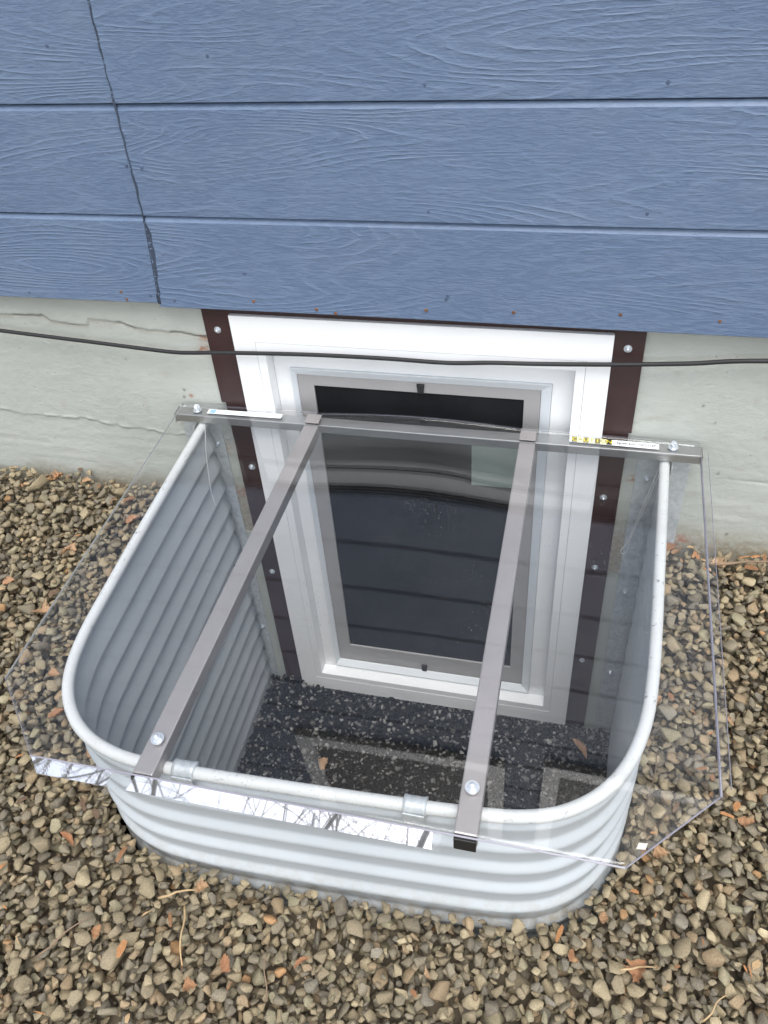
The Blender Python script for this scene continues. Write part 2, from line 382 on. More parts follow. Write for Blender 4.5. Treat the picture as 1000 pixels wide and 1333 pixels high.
ca = me.color_attributes.new('stain', 'FLOAT_COLOR', 'POINT')
gl = -0.54
dirt = np.clip(1 - (Z - gl) / (0.035 + 0.05 * (vnoise(X * 9, X * 0, 21) + .5)), 0, 1) ** 1.2 * 0.9
dirt = np.maximum(dirt, np.clip(vnoise(X * 25, Z * 35, 22) * 3 - 1.0, 0, 1) * 0.5)
dirt = np.maximum(dirt, np.where(left, 0.35 * np.exp(-((Z - up + .004) / 0.006) ** 2), 0))
brk = np.zeros_like(X)
for (a, b, r) in ((-.082, -.068, .014), (-.088, -.098, .018), (-.098, -.385, .024), (.905, -.365, .016), (-.15, -.23, .008), (-.148, -.352, .008), (1.035, -.528, .02), (1.14, -.40, .001), (-.075, -.52, .02)):
    brk = np.maximum(brk, np.clip(1.3 - np.hypot(X - a, (Z - b) * 1.3) / r, 0, 1))
dk = np.where(left, crk * gap * 0.65, 0)
for (a, b, r) in ((-.165, -.215, .005), (-.17, -.235, .005), (-.163, -.285, .005), (1.08, -.33, .004), (1.0, -.47, .004), (1.13, -.5, .005), (1.02, -.16, .004), (1.05, -.2, .003), (-.3, -.14, .003)):
    dk = np.maximum(dk, np.clip(1.2 - np.hypot(X - a, Z - b) / r, 0, 1) * 0.8)
sc = np.stack([dirt, brk, dk, np.ones_like(X)], -1).reshape(-1).astype(np.float32)
ca.data.foreach_set('color', sc)
hp(link('foundation', me, MT['concrete'], None, smooth=True))
bm = bmesh.new()
box(bm, -3.0, -0.952, 0.0, 0.2, -1.5, 0.06); box(bm, 1.4525, 4.0, 0.0, 0.2, -1.5, 0.06)
box(bm, -0.948, 0.005, 0.001, 0.2, -1.5, -0.6615); box(bm, 0.820, 1.449, 0.001, 0.2, -1.5, -0.6615)
box(bm, 0.0075, 0.8175, 0.001, 0.2, -1.5, -1.29)
hp(frombm('foundation_block', bm, MT['concrete']))

# siding boards, one object each: bottom course first
courses = [(0.018, 0.221), (0.221, 0.433)] + [(0.433 + 0.212 * i, 0.433 + 0.212 * (i + 1)) for i in range(12)]
SEAM = lambda z: -0.151 + (0.0145 if z > 0.05 else 0.0) * min(1, (z - 0.02) / 0.15)
def board(x0, x1, z0, z1, yf, first):
    g = 0.0016
    prof = [(yf + 0.012, z0 + g), (yf + 0.0015, z0 + g), (yf, z0 + g + 0.0015), (yf, z1 - 0.0105), (yf + 0.0010, z1 - 0.0093), (yf + 0.0072, z1 - 0.0012), (yf + 0.012, z1 - 0.0012)]
    bm = bmesh.new(); n = 40; rows = []
    for i in range(n + 1):
        x = x0 + (x1 - x0) * i / n; wv = 0.0008 * math.sin(x * 5.1 + z0 * 30) + (0.0012 * math.sin(x * 2.3 + 1) if first else 0)
        row = []
        for (y, z) in prof:
            zz = z + (wv if z < z0 + 0.01 and first else 0.3 * wv)
            xx = x
            if i == n and x1 < 0: xx = SEAM(z) - 0.0014 + 0.0016 * (rnd.random() - .5)
            if i == 0 and x0 > -0.5: xx = SEAM(z) + 0.0016 + 0.0016 * (rnd.random() - .5)
            row.append(bm.verts.new((xx, y + 0.0006 * math.sin(x * 3.3 + z0 * 9), zz)))
        rows.append(row)
    for a, b in zip(rows[:-1], rows[1:]):
        for k in range(len(prof) - 1): bm.faces.new((a[k], a[k + 1], b[k + 1], b[k]))
    bm.faces.new(rows[0][::-1]) if False else bm.faces.new(rows[0]); bm.faces.new(rows[-1][::-1])
    bmesh.ops.recalc_face_normals(bm, faces=bm.faces)
    hp(frombm('siding_board', bm, MT['siding']))
for i, (z0, z1) in enumerate(courses):
    board(-2.8, -0.15, z0 + (0.008 if i == 0 else 0), z1, -0.0335, i == 0)
    board(-0.14, 3.4, z0, z1, -0.036, i == 0)
hp(boxo('sheathing', -2.8, 3.4, -0.022, 0.0, 0.045, 2.98, MT['black']))
hp(boxo('back_wall', -3.0, 4.0, 0.0, 0.2, 0.0605, 3.0, MT['black']))
# irregular caulk in the seam, ragged wedge in the bottom course
bm = bmesh.new(); L = []; R_ = []; 
zz = np.linspace(0.028, 2.95, 700)
for z in zz:
    wdt = 0.0022 + 0.0011 * math.sin(z * 61) * math.sin(z * 17) + 0.0008 * rnd.random()
    if z < 0.215: wdt += 0.0055 * min(1, (0.215 - z) / 0.03) * (0.35 + 0.65 * (z / .215))
    x = SEAM(z) + 0.0008 * math.sin(z * 140); yy = -0.0356 - 0.0012 * rnd.random()
    L.append((bm.verts.new((x - wdt * .7, -0.0325, z)), bm.verts.new((x - 0.2 * wdt, yy, z)), bm.verts.new((x + wdt * 1.2, -0.0362 - 0.0006 * rnd.random(), z)), bm.verts.new((x + wdt * 1.3, -0.0345, z))))
for a, b in zip(L[:-1], L[1:]):
    for k in range(3): bm.faces.new((a[k], a[k + 1], b[k + 1], b[k]))
hp(frombm('caulk_seam', bm, MT['caulk']))
# nails
def disc_mesh(name, r, h, seg=10):
    bm = bmesh.new(); bmesh.ops.create_cone(bm, cap_ends=True, segments=seg, radius1=r, radius2=r * 0.75, depth=h)
    bmesh.ops.rotate(bm, verts=bm.verts, cent=(0, 0, 0), matrix=Matrix.Rotation(math.radians(90), 3, 'X')); me = bpy.data.meshes.new(name); bm.to_mesh(me); bm.free(); return me
nm = disc_mesh('nail', 0.0036, 0.0018); nm.materials.append(MT['paintnail'])
rm = disc_mesh('rusty_nail', 0.0038, 0.002); rm.materials.append(MT['rust'])
for (x, z) in ((.071, .511), (.46, .46), (.857, .459), (.46, .244), (.853, .248), (.065, .107), (-.112, .319), (-.145, .322), (-.474, .04), (-.111, .038), (-.168, .046), (-.244, .534), (.494, .076), (.490, .069)):
    o = bpy.data.objects.new('nail', nm); COL.objects.link(o); o.location = (x, -0.0364 if x > -.14 else -0.0340, z); hp(o)
for (x, z) in ((.214, .033), (.255, .026), (.449, .043), (.626, .047), (.83, .053), (1.011, .049), (-.238, .052), (-.229, .034), (.075, .045)):
    o = bpy.data.objects.new('rusty_nail', rm); COL.objects.link(o); o.location = (x, -0.0364 if x > -.14 else -0.0340, z); hp(o)

# brown metal flashing beside the window
def flash(x0, x1, z0, z1, y, th=0.0025): return hp(boxo('flashing_panel', x0, x1, y - th, y, z0, z1, MT['brown'], None, 0.0006))
flash(-.068, .012, -.236, .030, -0.0065); flash(-.058, .012, -1.34, -.2362, -0.0055, 0.002)
flash(.813, .886, -.236, .030, -0.0065); flash(.813, .880, -1.34, -.2362, -0.0055, 0.002)
flash(.0125, .8125, -.012, .030, -0.0065)
bm = bmesh.new(); bmesh.ops.create_cone(bm, cap_ends=True, segments=16, radius1=.009, radius2=.009, depth=.0016, matrix=Matrix.Translation((0, 0, .0008)))
bmesh.ops.create_cone(bm, cap_ends=True, segments=6, radius1=.0058, radius2=.0052, depth=.005, matrix=Matrix.Translation((0, 0, .0041)))
bmesh.ops.create_uvsphere(bm, u_segments=10, v_segments=6, radius=.0036, matrix=Matrix.Translation((0, 0, .0062)))
boltm = bpy.data.meshes.new('bolt'); bm.to_mesh(boltm); bm.free(); boltm.materials.append(MT['bolt'])
def bolt(name, loc, normal=(0, -1, 0), parent=None, s=1.0):
    o = bpy.data.objects.new(name, boltm); COL.objects.link(o)
    o.rotation_euler = Vector(normal).to_track_quat('Z', 'Y').to_euler(); o.rotation_euler.rotate_axis('Z', rnd.random() * 3)
    o.location = loc; o.scale = (s, s, s)
    if parent == 'house': hp(o)
    elif parent is not None: o.parent = parent
    return o
for (x, z) in ((-.037, -.042), (-.025, -.428), (-.030, -.80), (.854, -.033), (.846, -.42), (.849, -.644), (.849, -1.0)):
    bolt('bolt', (x, -.0092 if z > -.236 else -.0078, z), parent='house', s=0.92)

# basement window, a part of the house
win = empty('basement_window', (0.41, 0, -1.29)); hp(win); win['label'] = 'tall white vinyl basement window with grey framed insect screen'
def wp(o):
    o.parent = win; o.matrix_parent_inverse = Matrix.Translation((-0.41, 0, 1.29)) ; return o
# matrix_world of win is identity rotation at its location, set after hp()
def frame_ring(bm, ox0, ox1, oz0, oz1, ix0, ix1, iz0, iz1, yf, yb, yif=None):
    # a mitred picture-frame ring: outer rect at yf, inner rect at yif (default yf), back at yb
    yif = yf if yif is None else yif
    O = [(ox0, oz0), (ox1, oz0), (ox1, oz1), (ox0, oz1)]; I = [(ix0, iz0), (ix1, iz0), (ix1, iz1), (ix0, iz1)]
    of = [bm.verts.new((x, yf, z)) for x, z in O]; inf = [bm.verts.new((x, yif, z)) for x, z in I]
    ob = [bm.verts.new((x, yb, z)) for x, z in O]; ib = [bm.verts.new((x, yb, z)) for x, z in I]
    for k in range(4):
        j = (k + 1) % 4
        bm.faces.new((of[k], of[j], inf[j], inf[k])); bm.faces.new((inf[k], inf[j], ib[j], ib[k]))
        bm.faces.new((ob[k], ob[j], of[j], of[k])); bm.faces.new((ib[k], ib[j], ob[j], ob[k]))
    bmesh.ops.recalc_face_normals(bm, faces=bm.faces)
def ring(name, mat, *a, bev=0.0012, **k):
    bm = bmesh.new(); frame_ring(bm, *a, **k)
    if bev: bmesh.ops.bevel(bm, geom=list(bm.edges), offset=bev, segments=2, affect='EDGES', profile=0.6)
    o = frombm(name, bm, mat); return wp(o)
ring('outer_frame', MT['vinyl'], 0, .825, -1.29, 0, .052, .776, -1.238, -.062, -.020, .05, bev=.0006)
ring('frame_lip', MT['vinyl'], .0525, .7755, -1.2375, -.0625, .072, .756, -1.216, -.085, -.0194, .045, bev=.0006)
ring('inner_frame', MT['vinyl'], .0725, .7555, -1.2155 - .02, -.0855 + .0, .1115, .710, -1.205, -.142, .018, .058, bev=0.001)
ring('sash', MT['vinyl2'], .1120, .7095, -1.2045, -.1425, .121, .687, -1.188, -.165, .011, .056, yif=.025, bev=0.0012)
ring('screen_frame', MT['scrframe'], .1215, .6865, -1.1875, -.1655, .160, .650, -1.118, -.194, .027, .050, bev=0.0008)
wp(boxo('screen', .150, .660,   .0325, .0335, -1.13, -.185, MT['mesh']))
wp(boxo('pane', .12, .69, .052, .056, -1.188, -.165, MT['glass']))
wp(boxo('patch', .533, .648, .0312, .0322, -.45, -.300, MT['green']))  # pale green rectangle just in front of the screen
for (x, z0, z1) in ((.408, -.193, -.170), (.383, -1.186, -1.160)):
    bm = bmesh.new(); box(bm, x, x + .018, .021, .0268, z0, z1, .001)
    for v in bm.verts:
        if v.co.z < (z0 + z1) / 2: v.co.x = x + .009 + (v.co.x - x - .009) * 0.75
    wp(frombm('latch_tab', bm, MT['black']))
# upstairs windows: seen only mirrored in the cover
for (x0, x1, z0, z1) in ((-.20, .64, 1.47, 2.45), (.80, 1.64, 1.40, 2.45)):
    e = empty('upper_window', ((x0 + x1) / 2, 0, z0)); hp(e)
    def up_(o, e=e, c=((x0 + x1) / 2, 0, z0)): o.parent = e; o.matrix_parent_inverse = Matrix.Translation((-c[0], 0, -c[2])); return o
    bm = bmesh.new(); frame_ring(bm, x0, x1, z0, z1, x0 + .07, x1 - .07, z0 + .07, z1 - .07, -.062, -.030); up_(frombm('frame', bm, MT['vinyl']))
    up_(boxo('pane', x0 + .06, x1 - .06, -.045, -.040, z0 + .06, z1 - .06, MT['curtain']))

# ------------------------------------------------------------------ black cable
cp = catmull([(-1.2, -.030, -.030), (-.85, -.030, -.047), (-.585, -.030, -.066), (-.345, -.030, -.082), (-.2, -.030, -.092), (-.133, -.031, -.094), (-.06, -.032, -.089), (.001, -.033, -.085), (.183, -.034, -.077), (.356, -.034, -.075), (.488, -.033, -.077), (.58, -.034, -.070),
              (.679, -.032, -.067), (.83, -.032, -.058), (.974, -.030, -.047), (1.11, -.030, -.032), (1.5, -.030, -.015), (2.2, -.030, -.03)], 8)
o = tube('cable', cp, 0.0047, MT['cable'], None, 10); tag(o, 'thin black cable strung across the foundation and the top of the basement window', 'cable')

# ------------------------------------------------------------------ window well
well = empty('window_well', (0.42, -0.45, -0.60)); tag(well, 'pale grey corrugated steel window well with white rounded rim set in the gravel', 'window well')
def we(o): o.parent = well; o.matrix_parent_inverse = Matrix.Translation((-0.42, 0.45, 0.60)); return o
PITCH = 0.0690; AMP = 0.0105
path = [Vector((p.x, p.y, 0)) for p in RIM]
nrm = []
for i, p in enumerate(path):
    t = path[min(i + 1, len(path) - 1)] - path[max(i - 1, 0)]; t.normalize(); nrm.append(Vector((t.y, -t.x, 0)) * -1.0)
if nrm[len(nrm) // 2].y > 0: nrm = [-q for q in nrm]      # outward
ROWS = 16; NR = int(1.04 / PITCH * ROWS)
V = []; F = []; rows = []
for r in range(NR + 1):
    dz = r * PITCH / ROWS + 0.004
    ph_ = ((dz - 0.030) / PITCH) % 1.0
    tri = 1 - ph_ / 0.74 if ph_ < 0.74 else (ph_ - 0.74) / 0.26
    sn_ = 0.5 - 0.5 * math.cos(math.pi * tri); d = AMP * (0.7 * tri + 0.3 * sn_)
    if dz < 0.014: d = 0.006
    for i, p in enumerate(path):
        q = p + nrm[i] * (d - 0.006)
        if i in (0, len(path) - 1): q.y = -0.012 
        V.append((q.x, q.y, rim_z(p.y) - dz))
n = len(path)
for r in range(NR):
    for i in range(n - 1):
        F.append((r * n + i, r * n + i + 1, (r + 1) * n + i + 1, (r + 1) * n + i))
me = bpy.data.meshes.new('liner'); me.from_pydata(V, [], F); me.update()
o = we(link('liner', me, MT['liner'], None, smooth=True)); md = o.modifiers.new('thick', 'SOLIDIFY'); md.thickness = 0.0015; md.offset = 0
we(tube('rim', [(p.x, p.y, rim_z(p.y)) for p in RIM], 0.0107, MT['rim'], None, 16))
# lower joint lap of the liner
we(boxo('mounting_strip', -.190, -.088, -.0035, -.0012, -1.30, -.262, MT['galv'])); we(boxo('mounting_strip', .909, 1.02, -.0035, -.0012, -1.30, -.262, MT['galv']))
we(boxo('strip_flange', -.1345, -.1322, -.055, -.0036, -1.28, -.285, MT['galv'])); we(boxo('strip_flange', .975, .9773, -.055, -.0036, -1.28, -.285, MT['galv']))
for (x, z) in ((-.108, -.367), (-.104, -.727), (-.104, -1.051), (.935, -.358), (.930, -.72), (.928, -1.04)):
    o = bolt('bolt', (x, -.0036, z), s=0.95); we(o)
o = tube('rivet_hole', [(-.113, -.062, -.742), (-.1115, -.062, -.742)], .005, MT['black'], None, 10); we(o)
# galvanised sleeves clamped on the front rim
def rim_pt(x):
    c = [p for p in RIM if p.y < -0.6]; b = min(c, key=lambda p: abs(p.x - x)); return b
for x0, x1 in ((.1885, .2265), (.570, .606)):
    pts = []; 
    for k in range(7):
        x = x0 + (x1 - x0) * k / 6; b = rim_pt(x); pts.append((x, -.9025 + (x - .16) * 0.0265, rim_z(b.y)))
    rf = lambda t: 0.0152 + (0.0012 if t < 0.12 or t > 0.88 else 0)
    we(tube('clamp_sleeve', pts, .0152, MT['galv'], None, 20, rfun=rf))
    bm = bmesh.new(); box(bm, x0 + .001, x1 - .001, pts[0][1] - .0185, pts[0][1] - .0155, pts[0][2] - .030, pts[0][2] + .004, .001); we(frombm('clamp_tail', bm, MT['galv']))

# ------------------------------------------------------------------ clear cover
cov = empty('window_well_cover', (0.42, -0.45, lid_z(-.45))); tag(cov, 'clear plastic window well cover on grey metal bars over the corrugated well', 'well cover')
cz_ = lid_z(-.45)
def co(o): o.parent = cov; o.matrix_parent_inverse = Matrix.Translation((-0.42, 0.45, -cz_)); return o
TH = 0.0048
XL, XR, YF, YB, CH = -.172, 1.028, -.945, -.012, .132
def bow(x, y):
    t = (x - .19) / (.655 - .19); b = 0.0
    if 0 < t < 1: b = 0.0105 * math.sin(math.pi * t) ** 1.0 * math.exp((y + 0.02) / 0.16)
    b += 0.0006 * math.sin(x * 5 + 1) * math.sin(y * 4) 
    if x < .13: b -= 0.004 * ((.13 - x) / .3) ** 2
    if x > .70: b -= 0.004 * ((x - .70) / .3) ** 2
    return b
bm = bmesh.new()
def chamf(y): return max(0.0, CH - (y - YF)) 
NX, NY = 96, 72; g1 = []
for j in range(NY + 1):
    t = j / NY
    y = YF + (CH) * (t / 0.2) if t < 0.2 else YF + CH + (YB - YF - CH) * (t - 0.2) / 0.8
    c = chamf(y); a, b = XL + c, XR - c
    g1.append([bm.verts.new((a + (b - a) * i / NX, y, lid_z(y) + bow(a + (b - a) * i / NX, y))) for i in range(NX + 1)])
for j in range(NY):
    for i in range(NX): bm.faces.new((g1[j][i], g1[j][i + 1], g1[j + 1][i + 1], g1[j + 1][i]))
top = list(bm.faces)
bmesh.ops.recalc_face_normals(bm, faces=top)
if top[0].normal.z < 0: bmesh.ops.reverse_faces(bm, faces=top)
ret = bmesh.ops.solidify(bm, geom=top, thickness=TH)
bm.normal_update()
for f in bm.faces: f.smooth = abs(f.normal.z) > 0.7; f.material_index = 0 if abs(f.normal.z) > 0.7 else 1
me = bpy.data.meshes.new('clear_sheet'); bm.to_mesh(me); bm.free(); me.materials.append(MT['clear']); me.materials.append(MT['clearedge'])
co(link('clear_sheet', me, None))
# front lip: a narrow strip bent down along the front edge
def lip(name, x0, x1, mat, out0, out1, lift=0.0, th=0.0025, taper0=0.0, taper1=0.0):
    bm = bmesh.new(); n = 24; T = []; 
    for i in range(n + 1):
        t = i / n
        for (s, (dy, dz)) in ((0, (0, 0)), (1, (0, 0))): pass
        a0 = x0 + (x1 - x0) * t; a1 = (x0 + taper0) + (x1 - taper1 - x0 - taper0) * t
        za = lid_z(YF) + bow(a0, YF) - .0005
        def P(x, o, l): return (x, YF - .0006 - o + -l * .55, za - o * 0.66 + l * .83)
        T.append([bm.verts.new(P(a0, out0, lift)), bm.verts.new(P(a1, out1, lift)), bm.verts.new(P(a1, out1, lift - th)), bm.verts.new(P(a0, out0, lift - th))])
    for a, b in zip(T[:-1], T[1:]):
        for k in range(4): bm.faces.new((a[k], a[(k + 1) % 4], b[(k + 1) % 4], b[k]))
    bm.faces.new(T[0]); bm.faces.new(T[-1][::-1]); bmesh.ops.recalc_face_normals(bm, faces=bm.faces)
    return co(frombm(name, bm, mat))
lip('front_lip', XL + CH, .640, MT['clear'], 0.0, .021, 0.0, .0025, .018, .002)
lip('mirror_strip', XL + CH + .002, .110, MT['film'], 0.0006, .0205, 0.0009, .0005, .018, .006)  # mirror strips added on the lip to give its bright sky reflection
lip('mirror_strip', .150, .626, MT['film'], 0.0006, .0205, 0.0009, .0005, -.012, -.002)
lip('lip_edge', XL + CH, XR - CH, MT['clearedge'], -0.0015, .0006, 0.0016, .0012)
# right side flange
bm = bmesh.new(); box(bm, XR + .0148, XR + .0156, -.80, -.04, -.0015, .0015)
box(bm, XR + .0005, XR + .0140, -.80, -.04, -.0008, .0008)
for v in bm.verts: v.co.z += lid_z(v.co.y) - .004
me = bpy.data.meshes.new('side_flange'); bm.to_mesh(me); bm.free(); me.materials.append(MT['clear']); me.materials.append(MT['clearedge'])
for p_ in me.polygons: p_.material_index = 1 if p_.center.x > XR + .0142 else 0
if True: pass; co(link('side_flange', me, None))
# back tube under the sheet, in one run
def bar_box(name, x0, x1, y0, y1, ztop, h, mat, bev=.0018, slope=True, wall=0.0):
    bm = bmesh.new(); box(bm, x0, x1, y0, y1, -h, 0, bev)
    for v in bm.verts: v.co.z += (lid_z(v.co.y) if slope else 0) + ztop
    return frombm(name, bm, mat)
bb = co(bar_box('back_bar', XL - .004, XR + .004, -.052, -.022, -TH - .0006, .021, MT['steel']))
o = bar_box('end_plate', XL - .0052, XL - .0042, -.053, -.021, -TH - .0002, .0248, MT['alu'], 0); co(o)
o = bar_box('end_plate', XR + .0042, XR + .0052, -.053, -.021, -TH - .0002, .0248, MT['alu'], 0); co(o)
# crossbars
for (xb, xf) in ((.172, .156), (.668, .673)):
    bm = bmesh.new(); box(bm, -.0175, .0175, YF + .006, -.0532, -.0300, 0, .0022)
    for v in bm.verts:
        t = (v.co.y - YF) / (YB - YF); v.co.x += xf + (xb - xf) * t; v.co.z += lid_z(v.co.y) - TH - .0008
    cb = co(frombm('crossbar', bm, MT['alu']))
    bm = bmesh.new(); box(bm, xf - .0165, xf + .0165, YF - .0035, YF + .0058, -.0280, -.0003, .0012)
    for v in bm.verts: v.co.z += lid_z(v.co.y) - TH - .0008
    c = frombm('end_cap', bm, MT['black']); c.parent = cb; c.matrix_parent_inverse = Matrix.Translation((-0, 0, 0))
    # cap sits in the bar's own space
    # tab of the bar above the back tube
    bm = bmesh.new(); box(bm, xb - .0175, xb + .0175, -.0530, -.0215, -.0004, .0010, .0003)
    for v in bm.verts: v.co.z += lid_z(v.co.y) + bow(xb, v.co.y) + .0006
    co(frombm('bar_tab', bm, MT['alu']))
nl = Vector((0, -LS, 1)).normalized()
for (x, y) in ((.158, -.880), (.672, -.869), (-.122, -.036), (.973, -.034)):
    back = y > -.5
    o = bolt('screw', (x, y, lid_z(y) + bow(x, y) + .0003), nl, s=1.25 if not back else 1.15); co(o)
    if back:
        o = bolt('wing_nut', (x, y, lid_z(y) + .007), (0.5, -.4, .75), s=0.8); co(o)
# visible cut edges of the sheet, one per side
def edge_strip(p, q, r_=.0017):
    pts = []
    for k in range(13):
        t = k / 12; x = p[0] + (q[0] - p[0]) * t; y = p[1] + (q[1] - p[1]) * t; pts.append((x, y, lid_z(y) + bow(x, y) - TH * .5))
    co(tube('sheet_edge', pts, r_, MT['clearedge'], None, 8))
edge_strip((XR + .001, YF + CH), (XR + .001, -.055), .0022); edge_strip((XR - CH, YF), (XR, YF + CH), .0013)
edge_strip((XL - .0006, YF + CH), (XL - .0006, -.055), .0008); edge_strip((XL, YF + CH), (XL + CH, YF), .0008)
# labels on the back tube
def on_bar(bm, lift): 
    for v in bm.verts: v.co.z += lid_z(v.co.y) + bow(v.co.x, v.co.y) + lift
def flat(name, x0, x1, y0, y1, mat, lift=.0004, parent=None):
    bm = bmesh.new(); box(bm, x0, x1, y0, y1, 0, .0002); on_bar(bm, lift); o = frombm(name, bm, mat)
    if parent is None: co(o)
    else: o.parent = parent
    return o
def text(name, s, x, y, size, mat, parent, lift=.0009, width=None, align='LEFT'):
    cu = bpy.data.curves.new(name, 'FONT'); cu.body = s; cu.size = size; cu.align_x = align; cu.align_y = 'CENTER'
    t = bpy.data.objects.new(name, cu); COL.objects.link(t); bpy.context.view_layer.update()
    me = bpy.data.meshes.new_from_object(t.evaluated_get(bpy.context.evaluated_depsgraph_get())); bpy.data.objects.remove(t)
    xs = [v.co.x for v in me.vertices]; wd = max(xs) - min(xs); f = (width / wd) if width else 1.0
    for v in me.vertices:
        v.co.x = x + (v.co.x * f); v.co.y = y + v.co.y; v.co.z = lid_z(v.co.y) + bow(v.co.x, v.co.y) + lift
    me.materials.clear(); me.materials.append(mat); o = bpy.data.objects.new(name, me); COL.objects.link(o); o.parent = parent; return o
lb = flat('warning_label', .758, .944, -.045, -.027, MT['white']); lb['label'] = 'white sticker with yellow and black CAUTION boxes'
for i, ch in enumerate('CAUTION'):
    x0 = .762 + i * .0122
    dark = i in (0, 2, 4, 6)
    flat('letter_box', x0, x0 + .0116, -.0445, -.0275, (MT['ink'] if i == 6 else MT['olive']) if dark else MT['paleyel'], .0007, lb)
    text('letter', ch, x0 + .0058, -.036, .0165, MT['yellow'] if dark else MT['olive'], lb, .0011, align='CENTER')
text('print', 'Egress Exit - NO STEP', .857, -.036, .0105, MT['ink'], lb, .0011, width=.080)
l2 = flat('maker_label', -.094, .094, -.045, -.029, MT['white'])
flat('emblem', -.088, -.074, -.0430, -.031, MT['blue'], .0007, l2)
for i in range(11):
    x0 = -.066 + i * .0142; flat('print_mark', x0, x0 + .0105 - .002 * (i % 3), -.0385, -.0365, MT['blue'], .0007, l2)
# wire loops hanging inside the well near each rear corner
co(tube('wire_loop', catmull([(.958, -.040, -.275), (.950, -.048, -.300), (.925, -.075, -.40), (.908, -.095, -.470), (.897, -.10, -.492), (.898, -.10, -.505), (.908, -.10, -.500), (.910, -.096, -.482), (.915, -.090, -.455), (.955, -.05, -.30)], 8), .0012, MT['wire'], None, 6))
co(tube('wire_loop', catmull([(-.102, -.050, -.272), (-.095, -.09, -.33), (-.083, -.13, -.40), (-.078, -.14, -.425), (-.070, -.15, -.45)], 8), .0011, MT['wire'], None, 6))

# ------------------------------------------------------------------ gravel
def stone_protos(k, npts, bev, seed):
    rr = random.Random(seed); out = []
    for _ in range(k):
        bm = bmesh.new(); sx, sy, sz = 1.0, rr.uniform(.62, .92), rr.uniform(.42, .72)
        for i in range(npts):
            v = Vector((rr.gauss(0, 1), rr.gauss(0, 1), rr.gauss(0, 1))).normalized() * rr.uniform(.86, 1.1)
            # squarish superellipsoid for chipped blocks
            m_ = max(abs(v.x), abs(v.y), abs(v.z)); v = v * (0.62 + 0.38 * (1 / m_) * 0.72)
            bm.verts.new((v.x * sx, v.y * sy, v.z * sz))
        r = bmesh.ops.convex_hull(bm, input=bm.verts)
        bmesh.ops.delete(bm, geom=[v for v in bm.verts if not v.link_faces], context='VERTS')
        bmesh.ops.dissolve_limit(bm, angle_limit=math.radians(14), verts=bm.verts, edges=bm.edges)
        if bev: bmesh.ops.bevel(bm, geom=list(bm.edges), offset=bev, segments=1, affect='EDGES', clamp_overlap=True)
        bmesh.ops.triangulate(bm, faces=bm.faces)
        bm.verts.ensure_lookup_table()
        Vv = np.array([v.co[:] for v in bm.verts]); Ff = np.array([[v.index for v in f.verts] for f in bm.faces]); out.append((Vv, Ff, sy, sz)); bm.free()
    return out
def pile(region, zbase, count, size, protos, palette, seed, dens=None, cell=0.003, cand=5, tilt=0.35, forbid=None, gain=1.0, warm=None):
    x0, x1, y0, y1 = region; g = np.random.default_rng(seed)
    nx, ny = int((x1 - x0) / cell), int((y1 - y0) / cell)
    gx = x0 + (np.arange(nx) + .5) * cell; gy = y0 + (np.arange(ny) + .5) * cell
    GX, GY = np.meshgrid(gx, gy, indexing='ij'); H = zbase(GX, GY)
    B = forbid(GX, GY) if forbid is not None else np.zeros_like(GX, bool)
    Vs, Fs, Cs = [], [], []; off = 0
    pal = np.array([p[:3] for p in palette]) * (np.array(warm) if warm else 1.0); pw = np.array([p[3] for p in palette]); pw = pw / pw.sum()
    placed = 0
    for it in range(count):
        a = size * math.exp(g.normal(0, .29)) * .5; pi = int(g.integers(len(protos))); Vv, Ff, sy, sz = protos[pi]
        yaw = g.random() * 2 * math.pi; c, s = math.cos(yaw), math.sin(yaw); best = None
        rc = int(a / cell) + 1
        dx = (np.arange(-rc, rc + 1)) * cell; DX, DY = np.meshgrid(dx, dx, indexing='ij')
        u = (DX * c + DY * s) / a; v = (-DX * s + DY * c) / (a * sy); r2 = u * u + v * v; foot = r2 < 0.92
        hh = np.where(foot, np.sqrt(np.clip(1 - r2, 0, 1)) * a * sz, 0)
        for _ in range(cand):
            if dens is not None:
                while True:
                    px, py = g.uniform(x0, x1), g.uniform(y0, y1)
                    if g.random() < dens(px, py): break
            else: px, py = g.uniform(x0, x1), g.uniform(y0, y1)
            i, j = int((px - x0) / cell), int((py - y0) / cell)
            if i - rc < 0 or j - rc < 0 or i + rc + 1 > nx or j + rc + 1 > ny: continue
            sl = (slice(i - rc, i + rc + 1), slice(j - rc, j + rc + 1))
            if (B[sl] & foot).any(): continue
            Hs = H[sl]; q = np.where(foot, Hs + hh, -1e9); zc = np.percentile(q[foot], 90)
            sc_ = zc - a * sz - float(zbase(np.array(px), np.array(py)))
            if best is None or sc_ < best[0]: best = (sc_, px, py, zc, sl)
        if best is None: continue
        _, px, py, zc, sl = best
        H[sl] = np.where(foot, np.maximum(H[sl], zc + hh * 0.92), H[sl])
        tx, ty = g.normal(0, tilt), g.normal(0, tilt)
        Rm = np.array(Euler((tx, ty, yaw)).to_matrix()) if False else np.array(Matrix.Rotation(yaw, 3, 'Z') @ Matrix.Rotation(tx, 3, 'X') @ Matrix.Rotation(ty, 3, 'Y'))
        W = (Vv * a) @ Rm.T + np.array([px, py, zc]); Vs.append(W); Fs.append(Ff + off); off += len(Vv)
        cc = gain * pal[g.choice(len(pal), p=pw)] * math.exp(g.normal(0, .12)); Cs.append(np.repeat(cc[None], len(Vv), 0)); placed += 1
    V = np.concatenate(Vs); F = np.concatenate(Fs); C = np.concatenate(Cs)
    return V, F, C, H, (x0, y0, cell)
